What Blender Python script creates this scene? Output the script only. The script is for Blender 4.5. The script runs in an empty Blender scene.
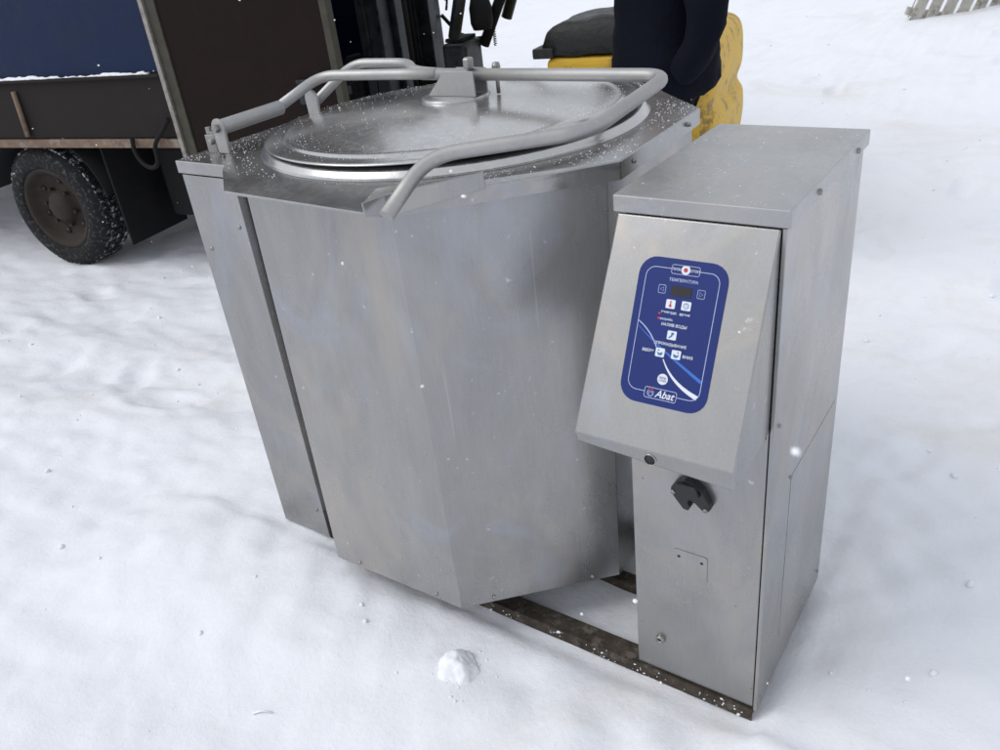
import bpy, bmesh, math, random
from mathutils import Vector, Matrix, noise
random.seed(7)
R = math.radians
scene = bpy.context.scene
COL = scene.collection

# ------------------------------------------------------------------ materials
def mat_base(name):
    m = bpy.data.materials.new(name); m.use_nodes = True
    nt = m.node_tree; nt.nodes.clear()
    out = nt.nodes.new('ShaderNodeOutputMaterial'); b = nt.nodes.new('ShaderNodeBsdfPrincipled')
    nt.links.new(b.outputs[0], out.inputs[0])
    return m, nt, b

def nz(nt, scale, detail=4, rough=.55, vscale=(1, 1, 1), dist=0, loc=(0, 0, 0)):
    tc = nt.nodes.new('ShaderNodeTexCoord'); mp = nt.nodes.new('ShaderNodeMapping')
    mp.inputs['Scale'].default_value = vscale; mp.inputs['Location'].default_value = loc
    n = nt.nodes.new('ShaderNodeTexNoise')
    n.inputs['Scale'].default_value = scale; n.inputs['Detail'].default_value = detail
    n.inputs['Roughness'].default_value = rough; n.inputs['Distortion'].default_value = dist
    nt.links.new(tc.outputs['Object'], mp.inputs[0]); nt.links.new(mp.outputs[0], n.inputs['Vector'])
    return n.outputs['Fac']

def ramp(nt, fac, stops):
    r = nt.nodes.new('ShaderNodeValToRGB')
    while len(r.color_ramp.elements) < len(stops): r.color_ramp.elements.new(.5)
    for e, (p, c) in zip(r.color_ramp.elements, stops):
        e.position = p; e.color = (*c, 1) if len(c) == 3 else c
    nt.links.new(fac, r.inputs[0])
    return r.outputs[0]

def g(v): return (v, v, v)

def mixc(nt, fac, a, b, mode='MIX'):
    m = nt.nodes.new('ShaderNodeMix'); m.data_type = 'RGBA'; m.blend_type = mode
    if isinstance(fac, (int, float)): m.inputs[0].default_value = fac
    else: nt.links.new(fac, m.inputs[0])
    for s, v in ((6, a), (7, b)):
        if isinstance(v, tuple): m.inputs[s].default_value = (*v, 1)
        else: nt.links.new(v, m.inputs[s])
    return m.outputs[2]

def bump(nt, b, chain):
    prev = None
    for fac, st, dist in chain:
        n = nt.nodes.new('ShaderNodeBump'); n.inputs['Strength'].default_value = st
        n.inputs['Distance'].default_value = dist
        nt.links.new(fac, n.inputs['Height'])
        if prev: nt.links.new(prev, n.inputs['Normal'])
        prev = n.outputs[0]
    nt.links.new(prev, b.inputs['Normal'])

def steel(name, lo, hi, r0=.28, r1=.46, warp=.25, stain=.35, grain=(60, 60, 3), metal=.86, seed=0, dust=0):
    m, nt, b = mat_base(name)
    cloud = nz(nt, 3.2, 5, .6, (1, 1, .55), 1.2, (seed, seed * 2, 0))
    base = ramp(nt, cloud, [(.32, (lo, lo, lo * 1.01)), (.68, (hi, hi * .992, hi * .975))])
    gr = nz(nt, 6, 3, .6, grain)
    base = mixc(nt, .10, base, ramp(nt, gr, [(.35, g(lo * .8)), (.65, g(hi * 1.1))]))
    # brown and blueish dried-on smears
    st = ramp(nt, nz(nt, 2.4, 6, .62, (1.2, 1.2, .5), 2.2, (seed + 3, 1, 5)), [(.5, g(0)), (.68, g(stain))])
    base = mixc(nt, st, base, (.50, .43, .36))
    st2 = ramp(nt, nz(nt, 4.5, 6, .6, (1, 1, .8), 1.5, (seed + 7, 9, 2)), [(.52, g(0)), (.7, g(stain * .8))])
    base = mixc(nt, st2, base, (.40, .44, .53))
    # small pale specks / water marks
    sp = ramp(nt, nz(nt, 55, 3, .5), [(.70, g(0)), (.76, g(.5))])
    base = mixc(nt, sp, base, (.72, .72, .73))
    # thin pale scratches in two directions
    for k, (vs_c, rot) in enumerate((((90, 90, 1.6), .35), ((120, 120, 2.2), -.6))):
        tc = nt.nodes.new('ShaderNodeTexCoord'); mp = nt.nodes.new('ShaderNodeMapping')
        mp.inputs['Scale'].default_value = vs_c; mp.inputs['Rotation'].default_value = (rot, rot * .8, 0); mp.inputs['Location'].default_value = (seed * 3 + k, k * 5, 0)
        n = nt.nodes.new('ShaderNodeTexNoise'); n.inputs['Scale'].default_value = 1; n.inputs['Detail'].default_value = 2
        nt.links.new(tc.outputs['Object'], mp.inputs[0]); nt.links.new(mp.outputs[0], n.inputs['Vector'])
        base = mixc(nt, ramp(nt, n.outputs['Fac'], [(.76, g(0)), (.785, g(.14))]), base, (.78, .78, .78))
    if dust:
        dn = ramp(nt, nz(nt, 70, 6, .75), [(.46, g(0)), (.60, g(1))]); dm = ramp(nt, nz(nt, 3.0, 5, .6, loc=(2, 7, 1)), [(.35, g(0)), (.65, g(dust))])
        mm = nt.nodes.new('ShaderNodeMath'); mm.operation = 'MULTIPLY'; nt.links.new(dn, mm.inputs[0]); nt.links.new(dm, mm.inputs[1])
        base = mixc(nt, mm.outputs[0], base, (.80, .82, .86))
        inv = nt.nodes.new('ShaderNodeMath'); inv.operation = 'SUBTRACT'; inv.inputs[0].default_value = metal; nt.links.new(mm.outputs[0], inv.inputs[1]); inv.use_clamp = True
        nt.links.new(inv.outputs[0], b.inputs['Metallic'])
    else: b.inputs['Metallic'].default_value = metal
    nt.links.new(base, b.inputs['Base Color'])
    rr = ramp(nt, nz(nt, 5, 6, .65, (1, 1, .7), 1.0, (2, seed, 4)), [(.3, g(r0)), (.72, g(r1))])
    nt.links.new(rr, b.inputs['Roughness'])
    bump(nt, b, [(nz(nt, 2.6, 2, .4), warp, .02), (gr, .02, .002),
                 (nz(nt, 9, 2, .4, (1, 1, .5), .3), .03, .004)])
    return m

def plain(name, c, rough=.6, metal=0., var=.25, scale=12, bmp=.15, spec=.5, dirt=None, dirtamt=.5, bdist=.004):
    m, nt, b = mat_base(name)
    n = nz(nt, scale, 6, .65, dist=.5)
    c0 = tuple(x * (1 - var) for x in c); c1 = tuple(min(1, x * (1 + var)) for x in c)
    col = ramp(nt, n, [(.3, c0), (.7, c1)])
    if dirt:
        d = ramp(nt, nz(nt, scale * .8, 10, .78, dist=.15, loc=(4, 4, 4)), [(.53, g(0)), (.60, g(dirtamt))])
        col = mixc(nt, d, col, dirt)
    nt.links.new(col, b.inputs['Base Color'])
    b.inputs['Metallic'].default_value = metal
    b.inputs['Specular IOR Level'].default_value = spec
    nt.links.new(ramp(nt, n, [(.3, g(max(0, rough - .1))), (.7, g(min(1, rough + .1)))]), b.inputs['Roughness'])
    bump(nt, b, [(nz(nt, scale * 3, 5, .6), bmp, bdist)])
    return m

M = {}
M['steel'] = steel('steel_casing', .29, .39, .20, .38, .20, .42, metal=.78, seed=1)
M['steel2'] = steel('steel_cabinet', .31, .41, .20, .38, .16, .42, seed=5)
M['steel_hood'] = steel('steel_hood', .30, .38, .20, .36, .12, .4, seed=9, metal=1.0)
M['steel_top'] = steel('steel_top', .30, .38, .16, .30, .10, .2, grain=(3, 60, 60), seed=3, dust=.10)
M['steel_cover'] = steel('steel_cover', .36, .44, .26, .42, .10, .25, grain=(60, 3, 60), seed=13, dust=.12)
M['steel_lid'] = steel('steel_lid', .46, .53, .15, .28, .03, .15, grain=(20, 20, 20), seed=11, dust=.16)
M['tube'] = steel('satin_tube', .35, .42, .46, .60, .02, .15, grain=(20, 20, 20), seed=4, dust=.04)
M['bolt'] = plain('zinc_bolt', (.30, .29, .28), .45, 1.0, .3, 60)
M['darkgap'] = plain('dark_gasket', (.012, .012, .016), .7)
M['rust_frame'] = plain('corroded_frame_paint', (.055, .045, .037), .85, 0, .5, 30, .8, spec=.2, dirt=(.22, .20, .17), dirtamt=.4)
M['black_plastic'] = plain('black_plastic', (.012, .013, .016), .45, 0, .2, 30)
M['sticker_blue'] = plain('blue_film', (.008, .022, .145), .5, 0, .06, 5, .02, spec=.3)
M['ink_white'] = plain('white_ink', (.66, .69, .78), .4, 0, .05, 5, .0)
M['ink_pale'] = plain('pale_ink', (.42, .48, .72), .4, 0, .05, 5, .0)
M['ink_blue'] = plain('bright_blue_ink', (.02, .13, .50), .4, 0, .05, 5, .0)
M['ink_red'] = plain('red_ink', (.45, .03, .04), .4, 0, .05, 5, .0)
M['ink_icon'] = plain('icon_blue_ink', (.03, .14, .30), .4, 0, .05, 5, .0)
M['display'] = plain('display_window', (.010, .008, .012), .15, 0, .05, 5, .0)
M['navy_tarp'] = plain('blue_truck_panel', (.006, .016, .050), .6, 0, .15, 3, .25, spec=.18, bdist=.02)
M['grey_board'] = plain('grey_side_board', (.020, .016, .016), .75, 0, .25, 6, .3, spec=.15)
M['rusty_trim'] = plain('rusty_trim', (.17, .115, .08), .75, .1, .35, 20, .5, dirt=(.28, .26, .22), dirtamt=.6)
M['door_brown'] = plain('brown_plywood', (.013, .0075, .007), .75, 0, .3, 7, .3, spec=.12)
M['post_light'] = plain('worn_light_metal', (.30, .28, .25), .5, .4, .25, 25, .3, dirt=(.08, .07, .05))
M['post_wood'] = plain('dirty_wood_edge', (.045, .042, .030), .8, 0, .4, 25, .5)
M['dark_metal'] = plain('dark_chassis_metal', (.010, .010, .011), .7, 0, .3, 15, .3, spec=.2)
M['mast'] = plain('dark_mast_metal', (.028, .033, .036), .42, .55, .35, 14, .3, dirt=(.006, .006, .007), dirtamt=.8)
M['tyre'] = plain('tyre_rubber', (.014, .014, .015), .85, 0, .3, 60, .6, spec=.2, dirt=(.50, .52, .56), dirtamt=.13)
M['tread'] = plain('snowy_tread', (.016, .016, .017), .85, 0, .3, 40, .8, spec=.2, dirt=(.75, .77, .8), dirtamt=.8)
M['rim_paint'] = plain('dirty_rim', (.032, .026, .021), .75, .0, .3, 14, .4, spec=.2)
M['rubber'] = plain('black_rubber', (.010, .010, .011), .8, 0, .3, 12, .4, spec=.2)
M['yellow'] = plain('worn_yellow_paint', (.74, .45, .03), .5, 0, .12, 9, .2, dirt=(.10, .065, .035), dirtamt=.55)
M['yellow_side'] = plain('chipped_yellow_paint', (.62, .39, .04), .55, 0, .12, 14, .12, dirt=(.13, .08, .045), dirtamt=.7)
M['cushion'] = plain('black_cover', (.016, .017, .016), .5, 0, .4, 8, .5, bdist=.02)
M['jacket'] = plain('navy_jacket_cloth', (.005, .0062, .012), .9, 0, .2, 14, .5, spec=.1, bdist=.01)
M['jacket_black'] = plain('black_trouser_cloth', (.006, .006, .009), .9, 0, .2, 14, .5, spec=.15, bdist=.01)
M['skin'] = plain('skin', (.50, .32, .24), .55, 0, .08, 12, .1)
M['hair'] = plain('hair', (.03, .02, .015), .8, 0, .3, 60, .5)
M['old_wood'] = plain('weathered_boards', (.42, .40, .36), .85, 0, .3, 9, .5, dirt=(.12, .12, .08), dirtamt=.7)
M['lamp_glass'] = plain('lamp_glass', (.10, .11, .12), .15, 0, .1, 10, .05)

def snow_mat(name, c=(.80, .82, .87), dirt=True, fine=1.0):
    m, nt, b = mat_base(name)
    n = nz(nt, 1.3, 7, .6, dist=.6)
    col = ramp(nt, n, [(.3, tuple(x * .965 for x in c)), (.7, c)])
    if dirt:
        d = ramp(nt, nz(nt, .9, 8, .72, dist=.8, loc=(9, 2, 0)), [(.54, g(0)), (.72, g(.38))])
        col = mixc(nt, d, col, (.62, .56, .46))
        d2 = ramp(nt, nz(nt, 28, 3, .6, loc=(1, 2, 0)), [(.735, g(0)), (.77, g(.35))])
        col = mixc(nt, d2, col, (.45, .40, .34))
    nt.links.new(col, b.inputs['Base Color'])
    b.inputs['Roughness'].default_value = .75
    b.inputs['Specular IOR Level'].default_value = .25
    bump(nt, b, [(nz(nt, 7, 8, .62), .20 * fine, .03), (nz(nt, 45, 6, .68), .30 * fine, .008), (nz(nt, 260, 4, .7), .25, .002)])
    return m
M['snow'] = snow_mat('packed_snow')
M['snow_clean'] = snow_mat('fresh_snow', (.84, .86, .90), False, .6)

# ------------------------------------------------------------------ mesh builder
SPLIT = {'tarp_seam', 'hand_hole', 'lug_nut', 'frame_bar', 'chassis_beam', 'guard_bar', 'carriage_bar', 'lift_cylinder', 'mast_crossbar', 'rear_frame', 'hydraulic_hose', 'rim_rivet', 'bottom_bumper', 'door_bracket', 'eye', 'cross_rail', 'rear_bumper', 'tabs'}
class MB:
    def __init__(s): s.bm = bmesh.new()
    def _f(s, vs, smooth=False):
        try:
            f = s.bm.faces.new(vs); f.smooth = smooth; return f
        except ValueError: return None
    def box(s, x0, x1, y0, y1, z0, z1, rz=0, bev=0):
        c = Vector(((x0 + x1) / 2, (y0 + y1) / 2, (z0 + z1) / 2))
        r = bmesh.ops.create_cube(s.bm, size=1)
        vs = r['verts']
        for v in vs:
            v.co = Vector((v.co.x * (x1 - x0), v.co.y * (y1 - y0), v.co.z * (z1 - z0)))
            v.co = Matrix.Rotation(rz, 3, 'Z') @ v.co + c
        if bev:
            es = list({e for v in vs for e in v.link_edges})
            bmesh.ops.bevel(s.bm, geom=es, offset=bev, segments=3, affect='EDGES', profile=.5)
        return s
    def prism(s, bot, top, cap=(True, True)):
        b = [s.bm.verts.new(p) for p in bot]; t = [s.bm.verts.new(p) for p in top]
        n = len(b)
        for i in range(n): s._f([b[i], b[(i + 1) % n], t[(i + 1) % n], t[i]])
        if cap[0]: s._f(b[::-1])
        if cap[1]: s._f(t)
        return s
    def plate(s, outline, origin, U, V, thick, bev=0):
        """flat plate from a 2d outline in the plane (U, V); thickness along the normal"""
        U = Vector(U).normalized(); V = Vector(V).normalized(); N = U.cross(V)
        o = Vector(origin)
        a = [o + U * x + V * y for x, y in outline]; b = [p + N * thick for p in a]
        return s.prism(a, b)
    def tube(s, pts, r, seg=14, fillet=0, cap=True, closed=False):
        pts = [Vector(p) for p in pts]
        if fillet:
            q = [pts[0]]
            for i in range(1, len(pts) - 1):
                a, b, c = pts[i - 1], pts[i], pts[i + 1]
                f1 = min(fillet, (a - b).length * .48); f2 = min(fillet, (c - b).length * .48)
                p0 = b + (a - b).normalized() * f1; p2 = b + (c - b).normalized() * f2
                for k in range(9):
                    t = k / 8
                    q.append(p0 * (1 - t) ** 2 + b * 2 * t * (1 - t) + p2 * t * t)
            q.append(pts[-1]); pts = q
        n = len(pts); rings = []
        T = (pts[1] - pts[0]).normalized()
        ref = Vector((0, 0, 1)) if abs(T.z) < .9 else Vector((1, 0, 0))
        X = T.cross(ref).normalized()
        for i in range(n):
            if closed: T = (pts[(i + 1) % n] - pts[i - 1]).normalized()
            elif 0 < i < n - 1: T = (pts[i + 1] - pts[i - 1]).normalized()
            elif i == n - 1: T = (pts[-1] - pts[-2]).normalized()
            X = (X - T * X.dot(T)).normalized(); Y = T.cross(X)
            rr = r[i] if isinstance(r, (list, tuple)) else r
            rings.append([s.bm.verts.new(pts[i] + (X * math.cos(2 * math.pi * k / seg) + Y * math.sin(2 * math.pi * k / seg)) * rr) for k in range(seg)])
        m = n if closed else n - 1
        for i in range(m):
            A, B = rings[i], rings[(i + 1) % n]
            for k in range(seg): s._f([A[k], A[(k + 1) % seg], B[(k + 1) % seg], B[k]], True)
        if cap and not closed:
            s._f(rings[0][::-1]); s._f(rings[-1])
        return s
    def lathe(s, prof, c, axis='Z', seg=96, smooth=True, wob=0):
        c = Vector(c); rings = []
        for r, h in prof:
            ring = []
            if r < 1e-6: 
                p = {'Z': Vector((0, 0, h)), 'Y': Vector((0, h, 0)), 'X': Vector((h, 0, 0))}[axis]
                ring = [s.bm.verts.new(c + p)]
            else:
                for k in range(seg):
                    a = 2 * math.pi * k / seg; x, y = r * math.cos(a), r * math.sin(a)
                    p = {'Z': Vector((x, y, h)), 'Y': Vector((x, h, y)), 'X': Vector((h, x, y))}[axis]
                    ring.append(s.bm.verts.new(c + p))
            rings.append(ring)
        for A, B in zip(rings, rings[1:]):
            for k in range(seg):
                k2 = (k + 1) % seg
                if len(A) == 1 and len(B) == 1: continue
                if len(A) == 1: s._f([A[0], B[k], B[k2]], smooth)
                elif len(B) == 1: s._f([A[k], B[0], A[k2]], smooth)
                else: s._f([A[k], B[k], B[k2], A[k2]], smooth)
        return s
    def xform(s, M4): s.bm.transform(M4); return s
    def build(s, name, mat, parent=None, bevel=0, off=None, sharp=None, label=None):
        bmesh.ops.recalc_face_normals(s.bm, faces=s.bm.faces)
        if name in SPLIT:
            todo = set(s.bm.verts); isl = []
            while todo:
                st = [todo.pop()]; grp = set(st)
                while st:
                    v = st.pop()
                    for e in v.link_edges:
                        w_ = e.other_vert(v)
                        if w_ not in grp: grp.add(w_); todo.discard(w_); st.append(w_)
                isl.append(sorted(v.index for v in grp) if False else grp)
            if len(isl) > 1:
                s.bm.verts.index_update(); isl = [{v.index for v in g_} for g_ in isl]; isl.sort(key=min); first = None
                for g_ in isl:
                    m_ = MB(); m_.bm.free(); m_.bm = s.bm.copy()
                    m_.bm.verts.ensure_lookup_table()
                    bmesh.ops.delete(m_.bm, geom=[v for v in m_.bm.verts if v.index not in g_], context='VERTS')
                    o_ = m_.build(name, mat, parent, bevel, off, sharp, label); first = first or o_
                s.bm.free(); return first
        me = bpy.data.meshes.new(name)
        if off: s.bm.transform(Matrix.Translation(-Vector(off)))
        s.bm.to_mesh(me); s.bm.free(); me.materials.append(mat)
        o = bpy.data.objects.new(name, me); COL.objects.link(o)
        if parent: o.parent = parent
        if bevel:
            md = o.modifiers.new('Bevel', 'BEVEL'); md.width = bevel; md.segments = 2
            md.limit_method = 'ANGLE'; md.angle_limit = R(22)
        if label: o['label'] = label
        return o

def tag(o, label=None, cat=None, group=None, kind=None):
    if label: o['label'] = label
    if cat: o['category'] = cat
    if group: o['group'] = group
    if kind: o['kind'] = kind
    return o
def empty(name, loc, rz=0, label=None, cat=None, group=None):
    o = bpy.data.objects.new(name, None); COL.objects.link(o)
    o.location = loc; o.rotation_euler = (0, 0, rz); o.empty_display_size = .1
    return tag(o, label, cat, group)
def kids(o): return [c for c in bpy.data.objects if c.parent == o]
def dup(o, parent, loc=None, rot=None):
    c = o.copy(); COL.objects.link(c); c.parent = parent
    if loc is not None: c.location = loc
    if rot is not None: c.rotation_euler = rot
    for k in kids(o):
        dup(k, c)
    return c

# ------------------------------------------------------------------ camera
cam = bpy.data.cameras.new('camera'); co = bpy.data.objects.new('camera', cam); COL.objects.link(co)
co.location = (.536077, -1.033720, 1.370028); co.rotation_euler = (1.0572259, .1083521, .5941310)
cam.lens = .825654 * 36; cam.sensor_width = 36; cam.clip_end = 600; cam.clip_start = .02
cam.dof.use_dof = True; cam.dof.focus_distance = 1.75; cam.dof.aperture_fstop = 11
scene.camera = co

# ------------------------------------------------------------------ snow ground
def sstep(a, b, x):
    t = max(0, min(1, (x - a) / (b - a))); return t * t * (3 - 2 * t)
TD = Vector((.98328, .18211, 0)); TN = Vector((-.18211, .98328, 0)); TW = Vector((-3.733, 1.0, 0))
def ground_z(x, y):
    v = Vector((x, y, 0))
    z = .018 * noise.noise(v * .7) + .006 * noise.noise(v * 2.3 + Vector((3, 1, 0))) + .004 * noise.noise(v * 5.5)
    near = sstep(2.2, .5, math.hypot(x + .3, y - .1))
    # trampled lumps in the middle distance, smoother close to the lens
    rough = sstep(.9, 2.0, math.hypot(x - .536, y + 1.03))
    t = noise.turbulence(v * 3.4, 4, False)
    z += rough * .014 * (t - .5)
    z += rough * .008 * noise.noise(v * 13) + rough * .005 * noise.noise(v * 29)
    z += .0035 * noise.noise(v * 19)
    # wheel ruts along the truck
    q = v - TW; s = q.dot(TD); n = q.dot(TN)
    for c0, w in ((-.55, .16), (-.95, .12)):
        wob = c0 + .04 * math.sin(s * 1.7)
        z -= .022 * math.exp(-((n - wob) / w) ** 2) * sstep(3.4, 1.8, s)
    z -= .02 * sstep(.5, 0, abs(n - .5) - .6) * sstep(1.9, .8, s)
    # footprints to the right of the cabinet and behind
    for fx, fy, a, d in FEET:
        dx, dy = x - fx, y - fy
        if abs(dx) < .4 and abs(dy) < .4:
            u = dx * math.cos(a) + dy * math.sin(a); w = -dx * math.sin(a) + dy * math.cos(a)
            e = (u / .14) ** 2 + (w / .055) ** 2
            z -= d * math.exp(-e * e) ; z += d * .35 * math.exp(-((math.sqrt(e) - 1.35) / .3) ** 2)
    # far mound on the right
    z += .22 * math.exp(-(((x - 1.2) / 1.7) ** 2 + ((y - 9.3) / .8) ** 2)) 
    z += .5 * sstep(16, 60, y) * (1 + .5 * noise.noise(v * .12))
    # keep the machine's stand just sunk in and level
    flat = sstep(.55, .18, max(abs(x + .38) - .64, abs(y - .2) - .2, 0))
    tgt = .009 + .024 * sstep(-.35, -1.0, x) + .007 * noise.noise(v * 9) + .004 * noise.noise(v * 24)
    if x > .238: tgt += (.014 + .010 * noise.noise(v * 13)) * sstep(.238, .262, x)
    if y < -.02 : tgt += (.016 + .012 * noise.noise(v * 11)) * sstep(-.03, -.06, y)
    z = z * (1 - flat) + tgt * flat
    return z
rf = random.Random(21)
FEET = [(.30, .98, 1.2, .012), (.45, 1.32, 1.3, .02), (.62, 1.75, 1.5, .022), (.25, 1.62, 1.1, .02), (.42, 2.2, 1.4, .022), (.7, 2.5, 1.2, .02),
        (.3, 2.9, 1.0, .025), (-.1, 2.4, 1.9, .02), (.1, 3.3, 1.5, .03)]
for i in range(46):
    FEET.append((rf.uniform(-3.6, 1.6), rf.uniform(2.2, 8.5), rf.uniform(0, 3.1), rf.uniform(.012, .035)))
for i in range(18):
    FEET.append((rf.uniform(-3.4, -1.5), rf.uniform(-.4, 1.1), rf.uniform(0, 3.1), rf.uniform(.008, .018)))

def axis_pts(c, fine, far, n):
    k = math.asinh(far / fine); out = []
    for i in range(-n, n + 1):
        t = i / n; out.append(c + fine * math.sinh(k * t))
    return out
xs = axis_pts(-.6, 1.0, 120, 330); ys = axis_pts(.3, 1.0, 160, 330)
vs = [(x, y, ground_z(x, y)) for y in ys for x in xs]
nx = len(xs)
fs = [(j * nx + i, j * nx + i + 1, (j + 1) * nx + i + 1, (j + 1) * nx + i) for j in range(len(ys) - 1) for i in range(nx - 1)]
me = bpy.data.meshes.new('ground'); me.from_pydata(vs, [], fs); me.update()
for p in me.polygons: p.use_smooth = True
me.materials.append(M['snow'])
go = bpy.data.objects.new('ground', me); COL.objects.link(go); tag(go, kind='structure')

# a clod of snow in the foreground
def clod(name, loc, sc, seed, label):
    bm = bmesh.new(); bmesh.ops.create_icosphere(bm, subdivisions=5, radius=1)
    for v in bm.verts:
        p = v.co.copy()
        # facet it: clip by a few random planes, then roughen
        rr = random.Random(seed)
        for k in range(7):
            d = Vector((rr.uniform(-1, 1), rr.uniform(-1, 1), rr.uniform(-.3, 1))).normalized(); h = rr.uniform(.62, .85)
            e = p.dot(d) - h
            if e > 0: p -= d * e * .6
        p *= 1 + .16 * noise.noise(p * 1.8 + Vector((seed, 0, 0))) + .05 * noise.noise(p * 5) + .02 * noise.noise(p * 14)
        v.co = Vector((p.x * sc[0], p.y * sc[1], p.z * sc[2]))
    for f in bm.faces: f.smooth = True
    me = bpy.data.meshes.new(name); bm.to_mesh(me); bm.free(); me.materials.append(M['snow_clean'])
    o = bpy.data.objects.new(name, me); COL.objects.link(o); o.location = loc
    return tag(o, label, 'snow clod')
clod('snow_clod', (-.318, -.185, .012), (.050, .048, .044), 5, 'white lump of snow lying in front of the kettle')
mb = MB(); mb.tube([(-.648, -.462, ground_z(-.648, -.462) + .003), (-.632, -.45, ground_z(-.632, -.45) + .006), (-.612, -.441, ground_z(-.612, -.441) + .003)], .0022, 6)
tag(mb.build('twig', M['snow_clean']), 'thin snow-covered twig lying in the snow at the front left', 'twig')

# ================================================================== the kettle
RL = (-.4, .2, 0)
K = empty('boiling_kettle', RL, 0, 'stainless steel boiling kettle with round lid and blue control panel, standing on snow', 'kettle')
def kb(mb, name, mat, parent=None, bevel=.0012, label=None):
    return mb.build(name, M[mat] if isinstance(mat, str) else mat, parent or K, bevel, RL, label=label)
D = .390
# --- base frame of channel bars
mb = MB()
mb.box(-1.0, .228, .0, .042, -.06, .036)
mb.box(-1.0, .228, .19, .225, -.06, .032)
mb.box(-1.0, .228, .345, .385, -.06, .034)
mb.box(.18, .226, .052, .188, -.06, .030); mb.box(.18, .226, .227, .343, -.06, .030)
mb.box(-1.0, -.95, .052, .188, -.06, .030); mb.box(-1.0, -.95, .227, .343, -.06, .030)
bf = kb(mb, 'frame_bar', 'rust_frame', bevel=.003)
mb = MB(); mb.box(-1.0, .231, -.006, -.001, .010, .0385); kb(mb, 'frame_flange', 'rust_frame', bf)

# --- left support column
xl0, xl1, yl = -1.016, -.849, -.016
mb = MB(); mb.box(xl0 + .004, xl1, yl, D, .040, .962); lc = kb(mb, 'support_column', 'steel')
mb = MB(); mb.box(xl0, xl1 + .0, yl - .005, D + .004, .966, .992); cov = kb(mb, 'column_cover', 'steel_top', lc, .002)
for px, pz in ((-.985, .80), (-.87, .86), (-.872, .12)): mb = MB(); mb.lathe([(0, -.003), (.004, -.0025), (.005, 0)], (px, yl, pz), 'Y', 12); kb(mb, 'screw', 'bolt', lc, 0)
# --- kettle casing, an open octagonal jacket
zb, zt = .110, .985
bot = [(-.707, -.112), (-.354, -.106), (-.108, .134), (-.104, .50), (-.354, .75), (-.70, .75), (-.835, .62), (-.835, .012)]
tp = [(-.705, -.101), (-.354, -.104), (-.098, .140), (-.102, .50), (-.354, .75), (-.70, .75), (-.835, .62), (-.835, .012)]
mb = MB(); mb.prism([(x, y, zb) for x, y in bot], [(x, y, zt) for x, y in tp])
cas = kb(mb, 'kettle_casing', 'steel', bevel=.0010)
def inward(poly, d):
    c = Vector((-.50, .32)); return [tuple(Vector(p) + (c - Vector(p)).normalized() * d) for p in poly]
mb = MB()
for (a, b_) in ((bot[0], bot[1]), (bot[1], bot[2]), (bot[2], bot[3])):
    pa, pb = Vector(a), Vector(b_); L = (pb - pa)
    for t in (.2, .82):
        q = pa + L * t; nrm = Vector((L.y, -L.x)).normalized()
        mb = MB(); mb.lathe([(0, 0), (.0035, .001), (.0045, .004)], (q.x + nrm.x * .004, q.y + nrm.y * .004, zb + .012), 'Y', 10); kb(mb, 'casing_screw', 'bolt', cas, 0)
mb = MB(); mb.lathe([(.30, .112), (.27, .07), (.18, .055), (0, .05)], (-.54, .33, 0), 'Z', 48)
kb(mb, 'bowl_bottom', 'dark_metal', None, 0)
# dark gap between casing and cabinet: pivot bracket
mb = MB(); mb.box(-.098, -.006, .22, .30, .55, .75); kb(mb, 'pivot_bracket', 'steel')
mb = MB(); mb.lathe([(.0, -.0), (.05, 0), (.05, .03), (0, .03)], (-.85, .28, .62), 'X', 24); kb(mb, 'pivot_bearing', 'bolt', None, 0)

# --- octagonal rim plate
def rim_top(m_, rt):
    m_.bm.verts.ensure_lookup_table(); n = len(rt); T_ = [m_.bm.verts[n + i] for i in range(n)]
    # fold line runs from the left corner to the front right corner
    fl = m_.bm.verts.new((-.338, -.075, 1.0)) 
    m_._f([T_[0], T_[1], T_[2], fl, T_[-1]]); m_._f([fl] + T_[2:])

rb = [(-.700, -.150), (-.346, -.168), (-.338, -.124), (-.076, .148), (-.088, .506), (-.35, .765), (-.73, .765), (-.985, .53), (-.985, .098), (-.800, -.070)]
rt = [(-.700, -.1505), (-.346, -.1685), (-.338, -.1245), (-.0765, .149), (-.0885, .505), (-.35, .764), (-.73, .764), (-.984, .53), (-.984, .098), (-.796, -.073)]
zl = [.9885, .9885, .972, .969, .970, .97, .97, .994, .994, .994]
mb = MB()
mb.prism([(x, y, z) for (x, y), z in zip(rb, zl)], [(x, y, .993 if i < 2 else (.995 if i == 2 else 1.0)) for i, (x, y) in enumerate(rt)], (False, False))
mb._f([mb.bm.verts[len(rb) + i] for i in range(len(rt))]) if False else rim_top(mb, rt)
rim = kb(mb, 'rim_plate', 'steel_top', bevel=.002)
mb = MB()
for (x, y) in ((-.083, .20), (-.087, .44)):
    mb.lathe([(0, .008), (.0035, .007), (.0045, .0)], (x + .001, y, .985), 'X', 12)
for (x, y) in ((-.222, .006),):
    mb.lathe([(0, -.004), (.005, -.003), (.006, .004)], (x, y, .977), 'Y', 12)
kb(mb, 'rim_rivet', 'bolt', rim, 0)
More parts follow.
